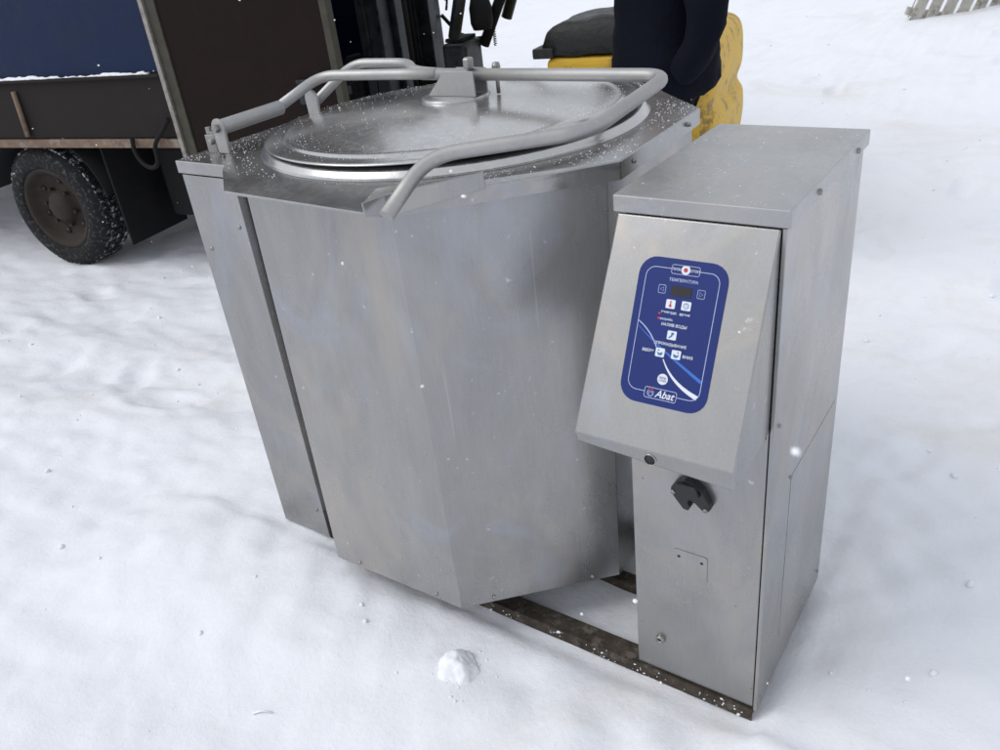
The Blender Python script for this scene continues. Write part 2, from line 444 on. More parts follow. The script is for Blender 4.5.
# spout: two raised lips meeting at the front corner
mb = MB()
def lip(p, q, z0a, z1a, z0b, z1b, t=.0025):
    L = (q - p).normalized(); nrm = Vector((L.y, -L.x)) * t
    A = [(p.x, p.y, z0a), (q.x, q.y, z0b), (q.x, q.y, z1b), (p.x, p.y, z1a)]
    B = [(x + nrm.x, y + nrm.y, z) for x, y, z in A]
    mb.prism(A, B)
p0, p1, p2 = Vector((-.348, -.1705)), Vector((-.3345, -.1350)), Vector((-.2305, -.0140))
lip(p0, p1, .988, 1.010, .978, 1.012)
lip(p1, p2, .978, 1.012, .993, 1.019)
mb.prism([(-.347, -.169, 1.007), (-.334, -.133, 1.009), (-.232, -.011, 1.015), (-.28, .0, 1.004), (-.39, -.09, 1.002)],
         [(-.347, -.169, 1.0095), (-.334, -.133, 1.0115), (-.232, -.011, 1.0185), (-.28, .0, 1.006), (-.39, -.09, 1.004)])
kb(mb, 'pouring_spout', 'steel2', bevel=.0008)
# neck ring of the bowl
LC = Vector((-.545, .328, 0)); LR = .378
mb = MB(); mb.lathe([(LR + .018, 1.0003), (LR + .014, 1.002), (LR + .010, 1.004), (LR + .008, 1.012), (LR + .002, 1.014), (LR - .02, 1.0135), (LR - .03, 1.008), (LR - .035, .99)], LC, 'Z', 128)
kb(mb, 'bowl_collar', 'steel_lid', None, 0)
mb = MB(); mb.lathe([(LR - .004, 1.0140), (LR - .003, 1.0160), (LR - .03, 1.0160), (LR - .03, 1.0140)], LC, 'Z', 128)
kb(mb, 'gasket', 'darkgap', None, 0)
# --- lid with its ribs, tilted open a hair about the hinge
tilt = Matrix.Translation((-.91, 0, 1.02)) @ Matrix.Rotation(R(-.75), 4, 'Y') @ Matrix.Rotation(R(-.25), 4, 'X') @ Matrix.Translation((.91, 0, -1.02))
mb = MB()
mb.lathe([(LR - .012, 1.0155), (LR + .004, 1.0155), (LR + .006, 1.0165), (LR + .006, 1.0180), (LR + .004, 1.0192), (LR - .004, 1.0196), (LR - .028, 1.0202), (LR - .031, 1.0212), (LR - .034, 1.0240), (LR - .038, 1.0248), (LR - .044, 1.0246), (LR - .052, 1.0245), (LR - .062, 1.0262),
          (.29, 1.0305), (.24, 1.0365), (.18, 1.0422), (.12, 1.0460), (.06, 1.0476), (0, 1.048)], LC, 'Z', 160)
mb.xform(tilt); lid = kb(mb, 'lid', 'steel_lid', None, 0)
cz = 1.053
bc = Vector((LC.x + .008, LC.y + .005, 0))
mb = MB(); mb.lathe([(.0, cz + .0035), (.068, cz + .0035), (.070, cz + .002), (.070, cz - .006)], bc, 'Z', 64); kb(mb, 'lid_boss', 'steel_cover', lid, 0)
BZ = 1.094
def gusset(y):
    m_ = MB(); m_.plate([(-.052, cz + .004), (.066, cz + .004), (.066, BZ + .010), (-.006, BZ + .010)], (bc.x, y, 0), (1, 0, 0), (0, 0, 1), .0035)
    return m_
kb(gusset(bc.y - .020), 'lid_bracket', 'tube', lid, .0006); kb(gusset(bc.y + .022), 'lid_bracket', 'tube', lid, .0006)
mb = MB(); mb.lathe([(0, BZ + .033), (.009, BZ + .033), (.0115, BZ + .030), (.0115, BZ + .014), (0, BZ + .014)], (bc.x + .044, bc.y - .004, 0), 'Z', 6, False); kb(mb, 'bracket_bolt', 'bolt', lid, .0008)
mb = MB(); mb.lathe([(.0, -.0), (.004, 0), (.004, .047), (0, .047)], (bc.x + .085, bc.y + .03, cz), 'Z', 14); mb.lathe([(0, .010), (.007, .008), (.009, .0), (.007, -.006), (0, -.008)], (bc.x + .085, bc.y + .03, cz + .050), 'Z', 14); kb(mb, 'vent_knob', 'bolt', lid, 0)
# --- lifting arm: hinge barrel, forked arm, cross bar and front handle
bx = -.912
mb = MB(); mb.tube([(bx, .035, 1.050), (bx - .008, .205, 1.050)], .0150, 20); arm = kb(mb, 'hinge_barrel', 'tube', None, .001)
mb = MB(); mb.lathe([(0, -.010), (.008, -.010), (.009, -.006), (.009, .001)], (bx, .027, 1.050), 'Y', 6, False); kb(mb, 'hinge_bolt', 'bolt', arm, .0006)
def ear(y):
    o = [(-.016, 1.000), (.016, 1.000), (.0185, 1.050)] + [(.0185 * math.cos(t), 1.050 + .0185 * math.sin(t)) for t in [math.pi * k / 10 for k in range(1, 10)]] + [(-.0185, 1.050)]
    m_ = MB(); m_.plate(o, (bx, y, 0), (1, 0, 0), (0, 0, 1), .006); return m_
kb(ear(.033), 'hinge_ear', 'tube', None, .0008); kb(ear(.295), 'hinge_ear', 'tube', None, .0008)
mb = MB()
mb.tube([(bx - .008, .195, 1.050), (-.900, .320, 1.093), (-.72, .326, BZ + .001), (-.58, .335, BZ + .001)], .0112, 16, .045)
kb(mb, 'lifting_arm', 'tube', arm, 0)
mb = MB()
mb.tube([(bx - .015, .30, 1.030), (-.900, .428, 1.099), (-.725, .422, 1.100), (-.655, .350, BZ + .003), (-.56, .336, BZ + .001)], .0106, 16, .045)
kb(mb, 'lifting_arm', 'tube', arm, 0)
mb = MB()
mb.tube([(-.62, .336, BZ), (-.075, .336, BZ), (-.073, .05, 1.072), (-.290, -.070, 1.056), (-.300, -.172, .994)], .0116, 18, .05)
kb(mb, 'lid_handle', 'tube', None, 0)
# clamp tabs on the left column
mb = MB()
mb.box(-.985, -.962, .045, .060, .992, 1.030, .3); mb.box(-.972, -.952, .050, .057, 1.015, 1.036, .3); mb.box(-.985, -.975, .050, .058, 1.02, 1.044, .3)
mb.lathe([(0, -.012), (.006, -.012), (.006, .012), (0, .012)], (-.966, .05, 1.016), 'Y', 8)
kb(mb, 'limit_switch', 'bolt', lc, .001)

# --- right control cabinet
W = .2355
cz0, cz1 = .042, .970
mb = MB(); mb.box(.0, W - .006, 0, D - .002, cz0, cz1 - .002); cab = kb(mb, 'control_cabinet', 'steel2', bevel=.0015)
mb = MB(); mb.box(W - .0035, W + .0025, -.003, D, .038, cz1 + .002); sp = kb(mb, 'side_panel', 'steel2', cab, .001)
mb = MB(); mb.box(-.0095, W + .0085, -.0095, D + .008, .9745, 1.0); top = kb(mb, 'cabinet_cover', 'steel_cover', cab, .002)
for y in (.116, .324): mb = MB(); mb.lathe([(0, .004), (.004, .0035), (.0048, 0)], (W + .0085, y, .985), 'X', 14); kb(mb, 'cover_screw', 'bolt', cab, 0)
for y, z in ((.02, .06), (.375, .07), (.107, .50), (.02, .655)): mb = MB(); mb.lathe([(0, .003), (.003, .0025), (.0036, 0)], (W + .0025, y, z), 'X', 12); kb(mb, 'panel_screw', 'bolt', sp, 0)
# access panel outline pressed in the side
mb = MB(); mb.box(W + .0025, W + .0031, .110, .372, .125, .500); kb(mb, 'access_panel', 'steel2', cab, .0005)
# hood (slanted console)
Vv = Vector((0, -.43766091, -.8991401)); P0 = Vector((-.004, -.003, .977 - .004))
hy0, hz0 = -.006, .972
hy1, hz1 = -.1500, .676
def sect(x, xb, lh): return [(x, -.001, hz0), (x, hy0, hz0), (xb, hy1, hz1), (xb, hy1 + .005, hz1 - lh), (x, -.001, .654)]
mb = MB(); mb.prism(sect(-.004, -.016, .018), sect(W - .0045, W - .0045, .033)); hood = kb(mb, 'control_hood', 'steel_hood', cab, .0022)
mb = MB(); mb.lathe([(0, -.003), (.0035, -.0025), (.0042, 0)], (W - .013, 0, .640), 'Y', 12); kb(mb, 'hood_screw', 'bolt', cab, 0)
mb = MB(); mb.lathe([(0, -.0025), (.0082, -.0025), (.0082, .002)], (.1065, hy1 + .0035, hz1 - .0145), 'Y', 28); kb(mb, 'cable_hole', 'black_plastic', cab, 0)
mb = MB(); mb.lathe([(.0083, -.0025), (.0085, -.0035), (.0096, -.0035), (.0100, .002)], (.1065, hy1 + .0035, hz1 - .0145), 'Y', 28); kb(mb, 'hole_rim', 'steel2', cab, 0)
# black latch bracket under the hood
mb = MB()
o = [(-.036, .006), (-.026, .020), (-.010, .030), (.008, .028), (.024, .014), (.038, -.012), (.040, -.024), (.034, -.031), (.024, -.029), (.010, -.017), (.000, -.012), (-.004, -.020), (.002, -.030), (-.002, -.039), (-.012, -.038), (-.026, -.020), (-.036, -.006)]
mb.plate([(x * .9, y * .88) for x, y in o], (.111, 0, .506), (1, 0, 0), (0, 0, 1), .016)
la = kb(mb, 'latch', 'black_plastic', cab, .0018)
mb = MB(); mb.plate([(-.020, .022), (.012, .024), (.020, .004), (-.004, -.004), (-.022, .004)], (.111, -.016, .506), (1, 0, 0), (0, 0, 1), .008); kb(mb, 'latch_tongue', 'black_plastic', la, .0015)
for x, z in ((.139, .483), (.083, .503)): mb = MB(); mb.lathe([(0, -.0185), (.0035, -.0182), (.004, -.016)], (x, 0, z), 'Y', 12); kb(mb, 'latch_screw', 'bolt', la, 0)
# blank plate
def rrect(w, h, r, n=6):
    pts = []
    for cx, cy, a0 in ((w / 2 - r, h / 2 - r, 0), (-w / 2 + r, h / 2 - r, 90), (-w / 2 + r, -h / 2 + r, 180), (w / 2 - r, -h / 2 + r, 270)):
        for k in range(n + 1):
            a = R(a0 + 90 * k / n); pts.append((cx + r * math.cos(a), cy + r * math.sin(a)))
    return pts
mb = MB(); mb.plate(rrect(.062, .058, .005), (.1075, -.0002, .338), (1, 0, 0), (0, 0, 1), .0012); bp = kb(mb, 'blank_plate', 'steel2', cab, .0004)
for x, z in ((.0865, .352), (.1285, .352)): mb = MB(); mb.lathe([(0, -.0016), (.003, -.0016), (.0032, -.001)], (x, 0, z), 'Y', 12); kb(mb, 'plate_hole', 'black_plastic', bp, 0)
mb = MB(); mb.lathe([(0, -.004), (.004, -.004)], (.049, 0, .129), 'Y', 18); kb(mb, 'drain_hole', 'black_plastic', cab, 0)
mb = MB(); mb.lathe([(.004, -.004), (.0045, -.008), (.0075, -.008), (.0085, -.004), (.0095, -.001), (.0095, 0)], (.049, 0, .129), 'Y', 24); kb(mb, 'cable_gland', 'bolt', cab, 0)
for x, z in ((.010, .155), (.225, .09), (.02, .50), (.19, .28)): mb = MB(); mb.lathe([(0, -.0012), (.0018, -.001), (.0022, 0)], (x, 0, z), 'Y', 8); kb(mb, 'front_rivet', 'bolt', cab, 0)

# --- control panel sticker on the hood
HO = Vector((0, hy0, hz0)); HU = Vector((1, 0, 0)); HV = Vector((0, hy1 - hy0, hz1 - hz0)).normalized(); HN = HU.cross(HV) * -1
if HN.y > 0: HN = -HN
SH = -.005   # the sticker's v coordinates were measured from the hood's top edge
def hp(u, v, h=0): return HO + HU * u + HV * (v + SH) + HN * h
def flat(mb, outline, h0, h1):
    a = [hp(u, v, h0) for u, v in outline]; b = [hp(u, v, h1) for u, v in outline]
    mb.prism(a, b)
def rr(uc, vc, w, h, r): return [(uc + x, vc + y) for x, y in rrect(w, h, r)]
mb = MB(); flat(mb, rr(.1105, .163, .131, .208, .026), .0003, .0012); stk = kb(mb, 'control_panel', 'sticker_blue', None, .0003)
def stroke(path, w, h=.0013, t=.0003, closed=True):
    m_ = MB(); n = len(path); L = []; Rr = []
    ww = w if isinstance(w, list) else [w] * n
    for i in range(n):
        if closed: a, b = path[i - 1], path[(i + 1) % n]
        else: a, b = path[max(0, i - 1)], path[min(n - 1, i + 1)]
        d = Vector((b[0] - a[0], b[1] - a[1])).normalized(); nn = Vector((-d.y, d.x)) * ww[i] / 2; p = Vector(path[i])
        L.append(p + nn); Rr.append(p - nn)
    for i in range(n if closed else n - 1):
        j = (i + 1) % n; q = [L[i], L[j], Rr[j], Rr[i]]
        vs_ = [m_.bm.verts.new(hp(p.x, p.y, h + t)) for p in q]; m_._f(vs_)
    return m_
border = rr(.1105, .1612, .108, .176, .014)
m_ = stroke(border, .0009); kb(m_, 'panel_border', 'ink_pale', stk, 0)
def poly_ink(outline, mat, name, h=.0016, par=None):
    m_ = MB(); flat(m_, outline, h - .0003, h); return kb(m_, name, mat, par or stk, 0)
# top pill with the round red lamp
poly_ink(rr(.114, .0735, .041, .0125, .003), 'sticker_blue', 'status_field', .0018)
kb(stroke(rr(.114, .0735, .041, .0125, .003), .0007, .0019), 'status_outline', 'ink_pale', stk, 0)
def circ(u, v, r, n=28): return [(u + r * math.cos(2 * math.pi * k / n), v + r * math.sin(2 * math.pi * k / n)) for k in range(n)]
poly_ink(circ(.114, .0732, .0065), 'ink_white', 'indicator', .0022)
poly_ink(circ(.114, .0732, .0030), 'ink_red', 'indicator_dot', .0025)
# display
poly_ink(rr(.1125, .1032, .030, .0135, .0015), 'display', 'display', .0018)
for uc, sg in ((.084, -1), (.1415, 1)):
    kb(stroke(rr(uc, .1030, .0105, .0115, .0015), .0006), 'arrow_button', 'ink_pale', stk, 0)
    kb(stroke([(uc - .0022 * sg, .1030 - .003), (uc - .0022 * sg, .1030 + .003), (uc + .0028 * sg, .1030)], .0006), 'arrow', 'ink_pale', stk, 0)
BT = [(.1003, .1221), (.1233, .1217), (.1100, .1648), (.0972, .1912), (.1212, .1905)]
for k, (u, v) in enumerate(BT):
    b = poly_ink(rr(u, v, .0135, .0125, .0014), 'ink_white', 'button', .0018)
    if k == 0:
        poly_ink(circ(u, v + .0025, .0020, 14), 'ink_red', 'icon', .0022, stk); poly_ink([(u - .0009, v - .0045), (u + .0009, v - .0045), (u + .0009, v + .003), (u - .0009, v + .003)], 'ink_red', 'icon', .0021, stk)
    elif k == 1:
        kb(stroke(circ(u, v, .0036, 20), .0010, .0018), 'icon', 'ink_icon', stk, 0); kb(stroke([(u, v - .0022), (u, v), (u + .0018, v + .0008)], .0006, .0018, closed=False), 'icon', 'ink_icon', stk, 0)
    elif k == 2:
        poly_ink([(u - .0045, v + .0035), (u - .001, v + .000), (u - .001, v - .004), (u + .003, v - .004), (u + .003, v - .001), (u + .0015, v - .001), (u + .001, v + .0015), (u - .003, v + .0045)], 'ink_icon', 'icon', .0021, stk)
    else:
        sg = 1 if k == 3 else -1
        poly_ink([(u - .0045 * sg, v - .001), (u - .001 * sg, v + .001), (u + .004 * sg, v - .001), (u + .0035 * sg, v + .003), (u, v + .0045), (u - .003 * sg, v + .003)], 'ink_icon', 'icon', .0021, stk)
        poly_ink(circ(u - .0025 * sg, v - .0032, .0011, 10), 'ink_icon', 'icon', .0021, stk)
# red lamps
for u, v in ((.0862, .1368), (.0862, .1437)): poly_ink(circ(u, v, .0017, 14), 'ink_red', 'warning_lamp', .0016)
# swooshes
def bez(p0, p1, p2, n=20): return [tuple(Vector(p0) * (1 - t) ** 2 + Vector(p1) * 2 * t * (1 - t) + Vector(p2) * t * t) for t in [k / n for k in range(n + 1)]]
s1 = bez((.0570, .1515), (.078, .163), (.0905, .185)); kb(stroke(s1, [.0012 + .0003 * math.sin(k * .15) for k in range(21)], .0010, closed=False), 'swoosh', 'ink_pale', stk, 0)
s2 = bez((.1035, .1995), (.120, .231), (.1615, .2440)); kb(stroke(s2, [.0012 + .0052 * (k / 20) for k in range(21)], .0012, closed=False), 'swoosh', 'ink_white', stk, 0)
s3 = bez((.0570, .1580), (.085, .180), (.1635, .2215)); kb(stroke(s3, [.0006 + .0040 * (k / 20) ** 1.3 for k in range(21)], .0010, closed=False), 'swoosh', 'ink_blue', stk, 0)
poly_ink(circ(.108, .2278, .0078), 'ink_white', 'start_button', .0018)
# logo field
poly_ink(rr(.1085, .2497, .048, .0150, .003), 'sticker_blue', 'logo_field', .0018)
kb(stroke(rr(.1085, .2497, .048, .0150, .003), .0008, .0019), 'logo_outline', 'ink_pale', stk, 0)
kb(stroke([(.0935 + .0045 * math.cos(a), .2502 + .0045 * math.sin(a)) for a in [R(-50 + k * 14) for k in range(21)]], .0010, .0019, closed=False), 'logo_ring', 'ink_pale', stk, 0)
kb(stroke([(.0935 + .0022 * math.cos(a), .2502 + .0022 * math.sin(a)) for a in [R(120 + k * 14) for k in range(20)]], .0007, .0019, closed=False), 'logo_ring', 'ink_pale', stk, 0)
for a in (-90, -62, -118):
    c, s_ = math.cos(R(a)), math.sin(R(a))
    kb(stroke([(.0935 + .0038 * c, .2495 + .0038 * s_), (.0935 + .0072 * c, .2495 + .0072 * s_)], .0013, .0019, closed=False), 'logo_flame', 'ink_red', stk, 0)
def text(s, u, v, size, mat, name='lettering', shear=0, h=.0021, sx=1, par=None):
    cu = bpy.data.curves.new('t', 'FONT'); cu.body = s; cu.size = size; cu.align_x = 'CENTER'; cu.align_y = 'CENTER'; cu.shear = shear
    cu.resolution_u = 3
    cu.offset = size * (.012 if name == 'brand_lettering' else .016)
    ob = bpy.data.objects.new('t', cu); COL.objects.link(ob)
    bpy.context.view_layer.update()
    me = bpy.data.meshes.new_from_object(ob.evaluated_get(bpy.context.evaluated_depsgraph_get()))
    bpy.data.objects.remove(ob); bpy.data.curves.remove(cu)
    for vv in me.vertices: vv.co = hp(u + vv.co.x * sx, v - vv.co.y, h) - Vector(RL)
    me.name = name; me.materials.clear(); me.materials.append(M[mat])
    o = bpy.data.objects.new(name, me); COL.objects.link(o); o.parent = par or stk
    return o
text('ПУСК', .1006, .0735, .0046, 'ink_white'); text('СТОП', .1275, .0735, .0046, 'ink_white')
text('ТЕМПЕРАТУРА', .1135, .0883, .0058, 'ink_pale', sx=1.0)
text('температ.', .1005, .1340, .0050, 'ink_white'); text('время', .1235, .1340, .0050, 'ink_white')
text('аварийн.', .0985, .1437, .0048, 'ink_pale')
text('НАЛИВ ВОДЫ', .1110, .1512, .0055, 'ink_white')
text('ОПРОКИДЫВАНИЕ', .1100, .1782, .0052, 'ink_white')
text('ВВЕРХ', .0790, .1912, .0056, 'ink_white'); text('ВНИЗ', .1385, .1914, .0056, 'ink_white')
text('ПУСК', .108, .2262, .0038, 'sticker_blue'); text('СТОП', .108, .2302, .0038, 'sticker_blue')
text('Abat', .1145, .2499, .0150, 'ink_white', 'brand_lettering', .35, sx=.95)

# ================================================================== truck
T = empty('box_truck', TW, math.atan2(TD.y, TD.x), 'dark truck with navy upper side and open brown rear door, left behind the kettle', 'truck')
def tb(mb, name, mat, parent=None, bevel=.002, label=None): return mb.build(name, M[mat], parent or T, bevel, None, label=label)
mb = MB(); mb.box(-4.0, 1.0, .02, 2.0, .60, .66); tb(mb, 'cargo_bed', 'dark_metal')
mb = MB(); mb.box(-4.0, .995, -.012, .015, .655, .912, 0); sb = tb(mb, 'side_board', 'grey_board')
mb = MB(); mb.box(-4.0, .995, -.024, .018, .612, .650); tb(mb, 'bottom_rail', 'rusty_trim', sb)
mb = MB()
for s0 in (.055, -1.1, -2.2):
    mb = MB(); mb.tube([(s0 + .005, -.022, .875), (s0 - .005, -.026, .668)], .012, 8); tb(mb, 'side_stake', 'rusty_trim', sb, 0)
mb = MB(); mb.box(-4.0, .995, -.030, .03, .912, .925); tb(mb, 'board_ledge', 'grey_board', sb)
# the snow on the ledge is its own thing
mb = MB()
rs = random.Random(3); x = -3.95; pts = []; rad = []
while x < .93:
    pts.append((x, -.012 + rs.uniform(-.004, .004), .924 + rs.uniform(-.002, .004))); rad.append(max(.0015, .009 + .009 * noise.noise(Vector((x * 3.1, 0, 0))) + rs.uniform(-.003, .003))); x += .018
mb.tube(pts, rad, 8)
o = mb.build('ledge_snow', M['snow_clean'], None); o.location = TW; o.rotation_euler = T.rotation_euler
tag(o, 'thin white ridge of snow on the ledge under the truck\'s navy panel', 'snow ridge', kind='stuff')
mb = MB(); mb.box(-4.0, .99, .000, .022, .926, 2.22); navy = tb(mb, 'tarp_side', 'navy_tarp')
mb = MB()
for s0 in (-3.2, -2.4, -1.6, -.8): mb.box(s0, s0 + .02, -.006, -.001, .93, 2.2)
tb(mb, 'tarp_seam', 'navy_tarp', navy)
mb = MB(); mb.box(-4.0, .99, 1.98, 2.0, .66, 2.22); tb(mb, 'far_side', 'navy_tarp')
mb = MB(); mb.box(-4.02, 1.02, -.01, 2.01, 2.222, 2.27); tb(mb, 'roof', 'dark_metal')
mb = MB(); mb.box(-4.04, -4.0, 0, 2.0, .62, 2.25); tb(mb, 'front_wall', 'dark_metal')
mb = MB(); mb.box(.96, 1.02, 1.90, 2.0, .60, 2.22); mb.box(.98, 1.04, .06, 1.9, .56, .66); tb(mb, 'rear_frame', 'mast')
mb = MB(); mb.box(1.000, 1.022, -.030, .03, .42, 2.25); pst = tb(mb, 'corner_strip', 'post_light')
mb = MB(); mb.box(1.025, 1.075, -.018, .03, .42, 2.25); tb(mb, 'corner_post', 'post_wood')
# open rear door
mb = MB(); mb.box(0, .79, -.012, .016, 0, 1.70); dr = tb(mb, 'rear_door', 'door_brown'); dr.location = (1.078, .0, .52); dr.rotation_euler = (0, 0, R(2))
mb = MB(); mb.box(.77, .80, -.022, .020, -.01, 1.71); tb(mb, 'door_edge', 'post_wood', dr)
mb = MB(); mb.box(.60, .80, -.030, -.014, .34, .355); mb.box(.60, .64, -.028, -.014, .26, .338); tb(mb, 'door_bracket', 'mast', dr)
# chassis
mb = MB(); mb.box(-5.4, .98, .45, .53, .44, .58); mb.box(-5.4, .98, 1.47, 1.55, .44, .58); mb.box(-3, .95, .53, 1.47, .50, .56); tb(mb, 'chassis_beam', 'dark_metal')
mb = MB(); mb.tube([(0, .12, .29), (0, 1.9, .29)], .05, 12); mb.lathe([(0, -.12), (.10, -.10), (.14, 0), (.10, .10), (0, .12)], (0, 1.0, .29), 'Y', 18); tb(mb, 'axle', 'dark_metal', None, 0)
def wheel(loc, flip=False):
    m = MB(); w = .20; r = .312
    m.lathe([(.210, .012), (.213, .004), (.225, .000), (.255, -.004), (.285, .006), (.300, .022), (r, .040), (r, w - .03), (.295, w - .01), (.25, w), (.2, w - .02)], (0, 0, 0), 'Y', 72)
    ty = tb(m, 'wheel', 'tyre', None, 0)
    m = MB()
    for k in range(64):       # tread blocks
        a = 2 * math.pi * k / 64
        for row, (y0, y1, sh) in enumerate(((.030, .066, 0), (.074, .124, .5), (.132, .168, 0))):
            aa = a + sh * 2 * math.pi / 64
            b = MB(); b.box(-.0115, .0115, y0, y1, r - .004, r + .0035)
            b.xform(Matrix.Rotation(aa, 4, 'Y'))
            tmp = bpy.data.meshes.new('x'); b.bm.to_mesh(tmp); b.bm.free(); m.bm.from_mesh(tmp); bpy.data.meshes.remove(tmp)
    tb(m, 'tread', 'tread', ty, 0)
    m = MB(); m.lathe([(.212, .012), (.204, .006), (.185, .014), (.178, .040), (.150, .060), (.120, .066), (.085, .060), (.080, .040), (.060, .022), (0, .018)], (0, 0, 0), 'Y', 48); rm = tb(m, 'wheel_rim', 'rim_paint', ty, 0)
    m = MB()
    for k in range(6):
        a = 2 * math.pi * k / 6 + .3; m.lathe([(0, .052), (.013, .054), (.013, .064)], (.135 * math.cos(a), 0, .135 * math.sin(a)), 'Y', 12)
    tb(m, 'hand_hole', 'black_plastic', ty, 0)
    m = MB()
    for k in range(6):
        a = 2 * math.pi * k / 6 - .2; m.lathe([(0, .034), (.009, .034), (.009, .056)], (.098 * math.cos(a), 0, .098 * math.sin(a)), 'Y', 6, False)
    tb(m, 'lug_nut', 'rim_paint', ty, 0)
    ty.location = loc
    return ty
w1 = wheel((0, 0, .290))
w3 = dup(w1, T, (0, 2.0, .290), (0, 0, math.pi)); w4 = dup(w1, T, (-3.9, .1, .290)); w5 = dup(w1, T, (-3.9, 1.95, .290), (0, 0, math.pi))
# mudguard arc, mud flap
mb = MB(); arc = []
for k in range(15):
    a = R(165 - k * 11); arc.append((.40 * math.cos(a), .40 * math.sin(a) + .29))
pi_ = [(x, .02, z) for x, z in arc]; po_ = [(x, .40, z) for x, z in arc]
va = [mb.bm.verts.new(p) for p in pi_]; vb = [mb.bm.verts.new(p) for p in po_]
for k in range(14): mb._f([va[k], va[k + 1], vb[k + 1], vb[k]], True)
o = tb(mb, 'mudguard', 'rubber', None, 0); sol = o.modifiers.new('s', 'SOLIDIFY'); sol.thickness = .008
mb = MB(); mb.box(.43, .442, .03, .42, .11, .60); tb(mb, 'mud_flap', 'rubber')
mb = MB(); mb.box(.56, .90, .22, .80, .20, .56, 0, .03); tb(mb, 'tool_box', 'dark_metal', None, 0)
mb = MB(); mb.tube([(.735, -.035, .66), (.735, -.045, .60), (.77, -.05, .545), (.825, -.05, .525), (.87, -.05, .555), (.865, -.045, .63), (.92, -.035, .68), (.985, -.034, .74)], .010, 10, .05); tb(mb, 'cable_loop', 'rubber', None, 0)
mb = MB(); mb.box(.93, .97, .04, 1.9, .30, .40); mb.box(.86, .93, .3, .38, .40, .5); mb.box(.86, .93, 1.6, 1.68, .40, .5); tb(mb, 'rear_bumper', 'mast')
# cab (out of frame; it only closes the body)
mb = MB()
mb.prism([(-5.6, .1, .45), (-4.15, .1, .45), (-4.15, 1.9, .45), (-5.6, 1.9, .45)], [(-5.25, .18, 1.95), (-4.15, .18, 1.95), (-4.15, 1.82, 1.95), (-5.25, 1.82, 1.95)]); tb(mb, 'cab', 'navy_tarp', None, .03)

# ================================================================== forklift
FL = TW + TD * 2.3 + TN * 1.3
F = empty('forklift', FL, math.atan2(TD.y, TD.x), 'worn yellow forklift with dark mast and black covered hood, behind the person in navy', 'forklift')
def fb(mb, name, mat, parent=None, bevel=.004, label=None): return mb.build(name, M[mat], parent or F, bevel, None, label=label)
# local: x rearwards (s-2.3), y away (N-1.3), z up
def rail(y, w, mat='mast', x=-.93):
    m = MB(); m.box(x, x + .05, y, y + w, .12, 2.1); m.box(x + .05, x + .11, y + w * .1, y + w * .35, .12, 2.1); m.box(x + .11, x + .13, y, y + w, .12, 2.1)
    return m
mast = fb(rail(-.33, .10), 'mast', 'mast'); fb(rail(.21, .10), 'mast_rail', 'mast', mast)
fb(rail(-.215, .07, x=-.90), 'inner_rail', 'mast', mast); fb(rail(.125, .07, x=-.90), 'inner_rail', 'mast', mast)
mb = MB(); mb.tube([(-.86, .0, .2), (-.86, .0, 1.9)], .032, 14); mb.tube([(-.86, -.10, .2), (-.86, -.10, 1.9)], .014, 8); mb.tube([(-.86, .085, .2), (-.86, .085, 1.9)], .012, 8); fb(mb, 'lift_cylinder', 'rubber', mast, 0)
mb = MB(); mb.box(-.93, -.80, -.34, .32, .18, .26); mb.box(-.93, -.86, -.34, .32, 1.35, 1.43); mb.box(-.93, -.86, -.34, .32, 2.0, 2.1); fb(mb, 'mast_crossbar', 'mast', mast)
mb = MB(); mb.box(-1.02, -.98, -.42, .42, .30, .40); mb.box(-1.02, -.98, -.42, .42, .68, .76); mb.box(-1.02, -.985, -.30, -.22, .40, .68); mb.box(-1.02, -.985, .22, .30, .40, .68); car = fb(mb, 'carriage_bar', 'dark_metal')
for y in (-.30, .20):
    mb = MB(); mb.box(-1.06, -1.022, y, y + .10, .66 - .55, .80); mb.box(-1.75, -1.062, y, y + .10, .11, .145); fb(mb, 'fork', 'dark_metal', car)
mb = MB()
for k in range(6):     # torn hoses and leaves hanging on the mast side
    z = .95 + k * .05
    mb.tube([(-.79, .31, z + .05), (-.76 + .01 * (k % 2), .33, z + .02), (-.775, .335, z - .03)], .007, 6)
mb.tube([(-.79, .30, .90), (-.70, .30, .80), (-.60, .28, .77), (-.50, .25, .78)], .011, 8)
fb(mb, 'hydraulic_hose', 'rubber', None, 0)
# chassis + body
mb = MB(); mb.box(-.72, .50, -.33, .37, .16, .46, 0, .02); fb(mb, 'chassis', 'yellow_side', None, 0)
# cowl
mb = MB(); mb.box(-.53, -.40, -.24, -.04, .40, .825, 0, .02); cw = fb(mb, 'cowl', 'mast', None, 0)
mb = MB(); mb.box(-.515, -.42, -.22, -.06, .827, .845); fb(mb, 'dashboard', 'rubber', cw)
# hood with yellow band and black padded cover
mb = MB(); mb.box(.06, .62, -.36, .36, .46, .755, 0, .03); hd = fb(mb, 'engine_hood', 'yellow', None, 0)
mb = MB(); bmesh.ops.create_grid(mb.bm, x_segments=24, y_segments=20, size=1)
for v in mb.bm.verts:
    X, Y = v.co.x, v.co.y
    e = max(0, 1 - abs(X) ** 9) * max(0, 1 - abs(Y) ** 9)
    v.co = Vector((.36 + X * .33, -.10 + Y * .25, .765 + (e ** .4) * (.150 + .02 * X) + .012 * noise.noise(Vector((X * 3, Y * 3, 0)))))
for f in mb.bm.faces: f.smooth = True
o = fb(mb, 'padded_cover', 'cushion', hd, 0); sol = o.modifiers.new('s', 'SOLIDIFY'); sol.thickness = .015
mb = MB(); mb.box(.00, .10, -.365, .14, .755, .80, 0, .008); fb(mb, 'cover_fold', 'cushion', hd, 0)
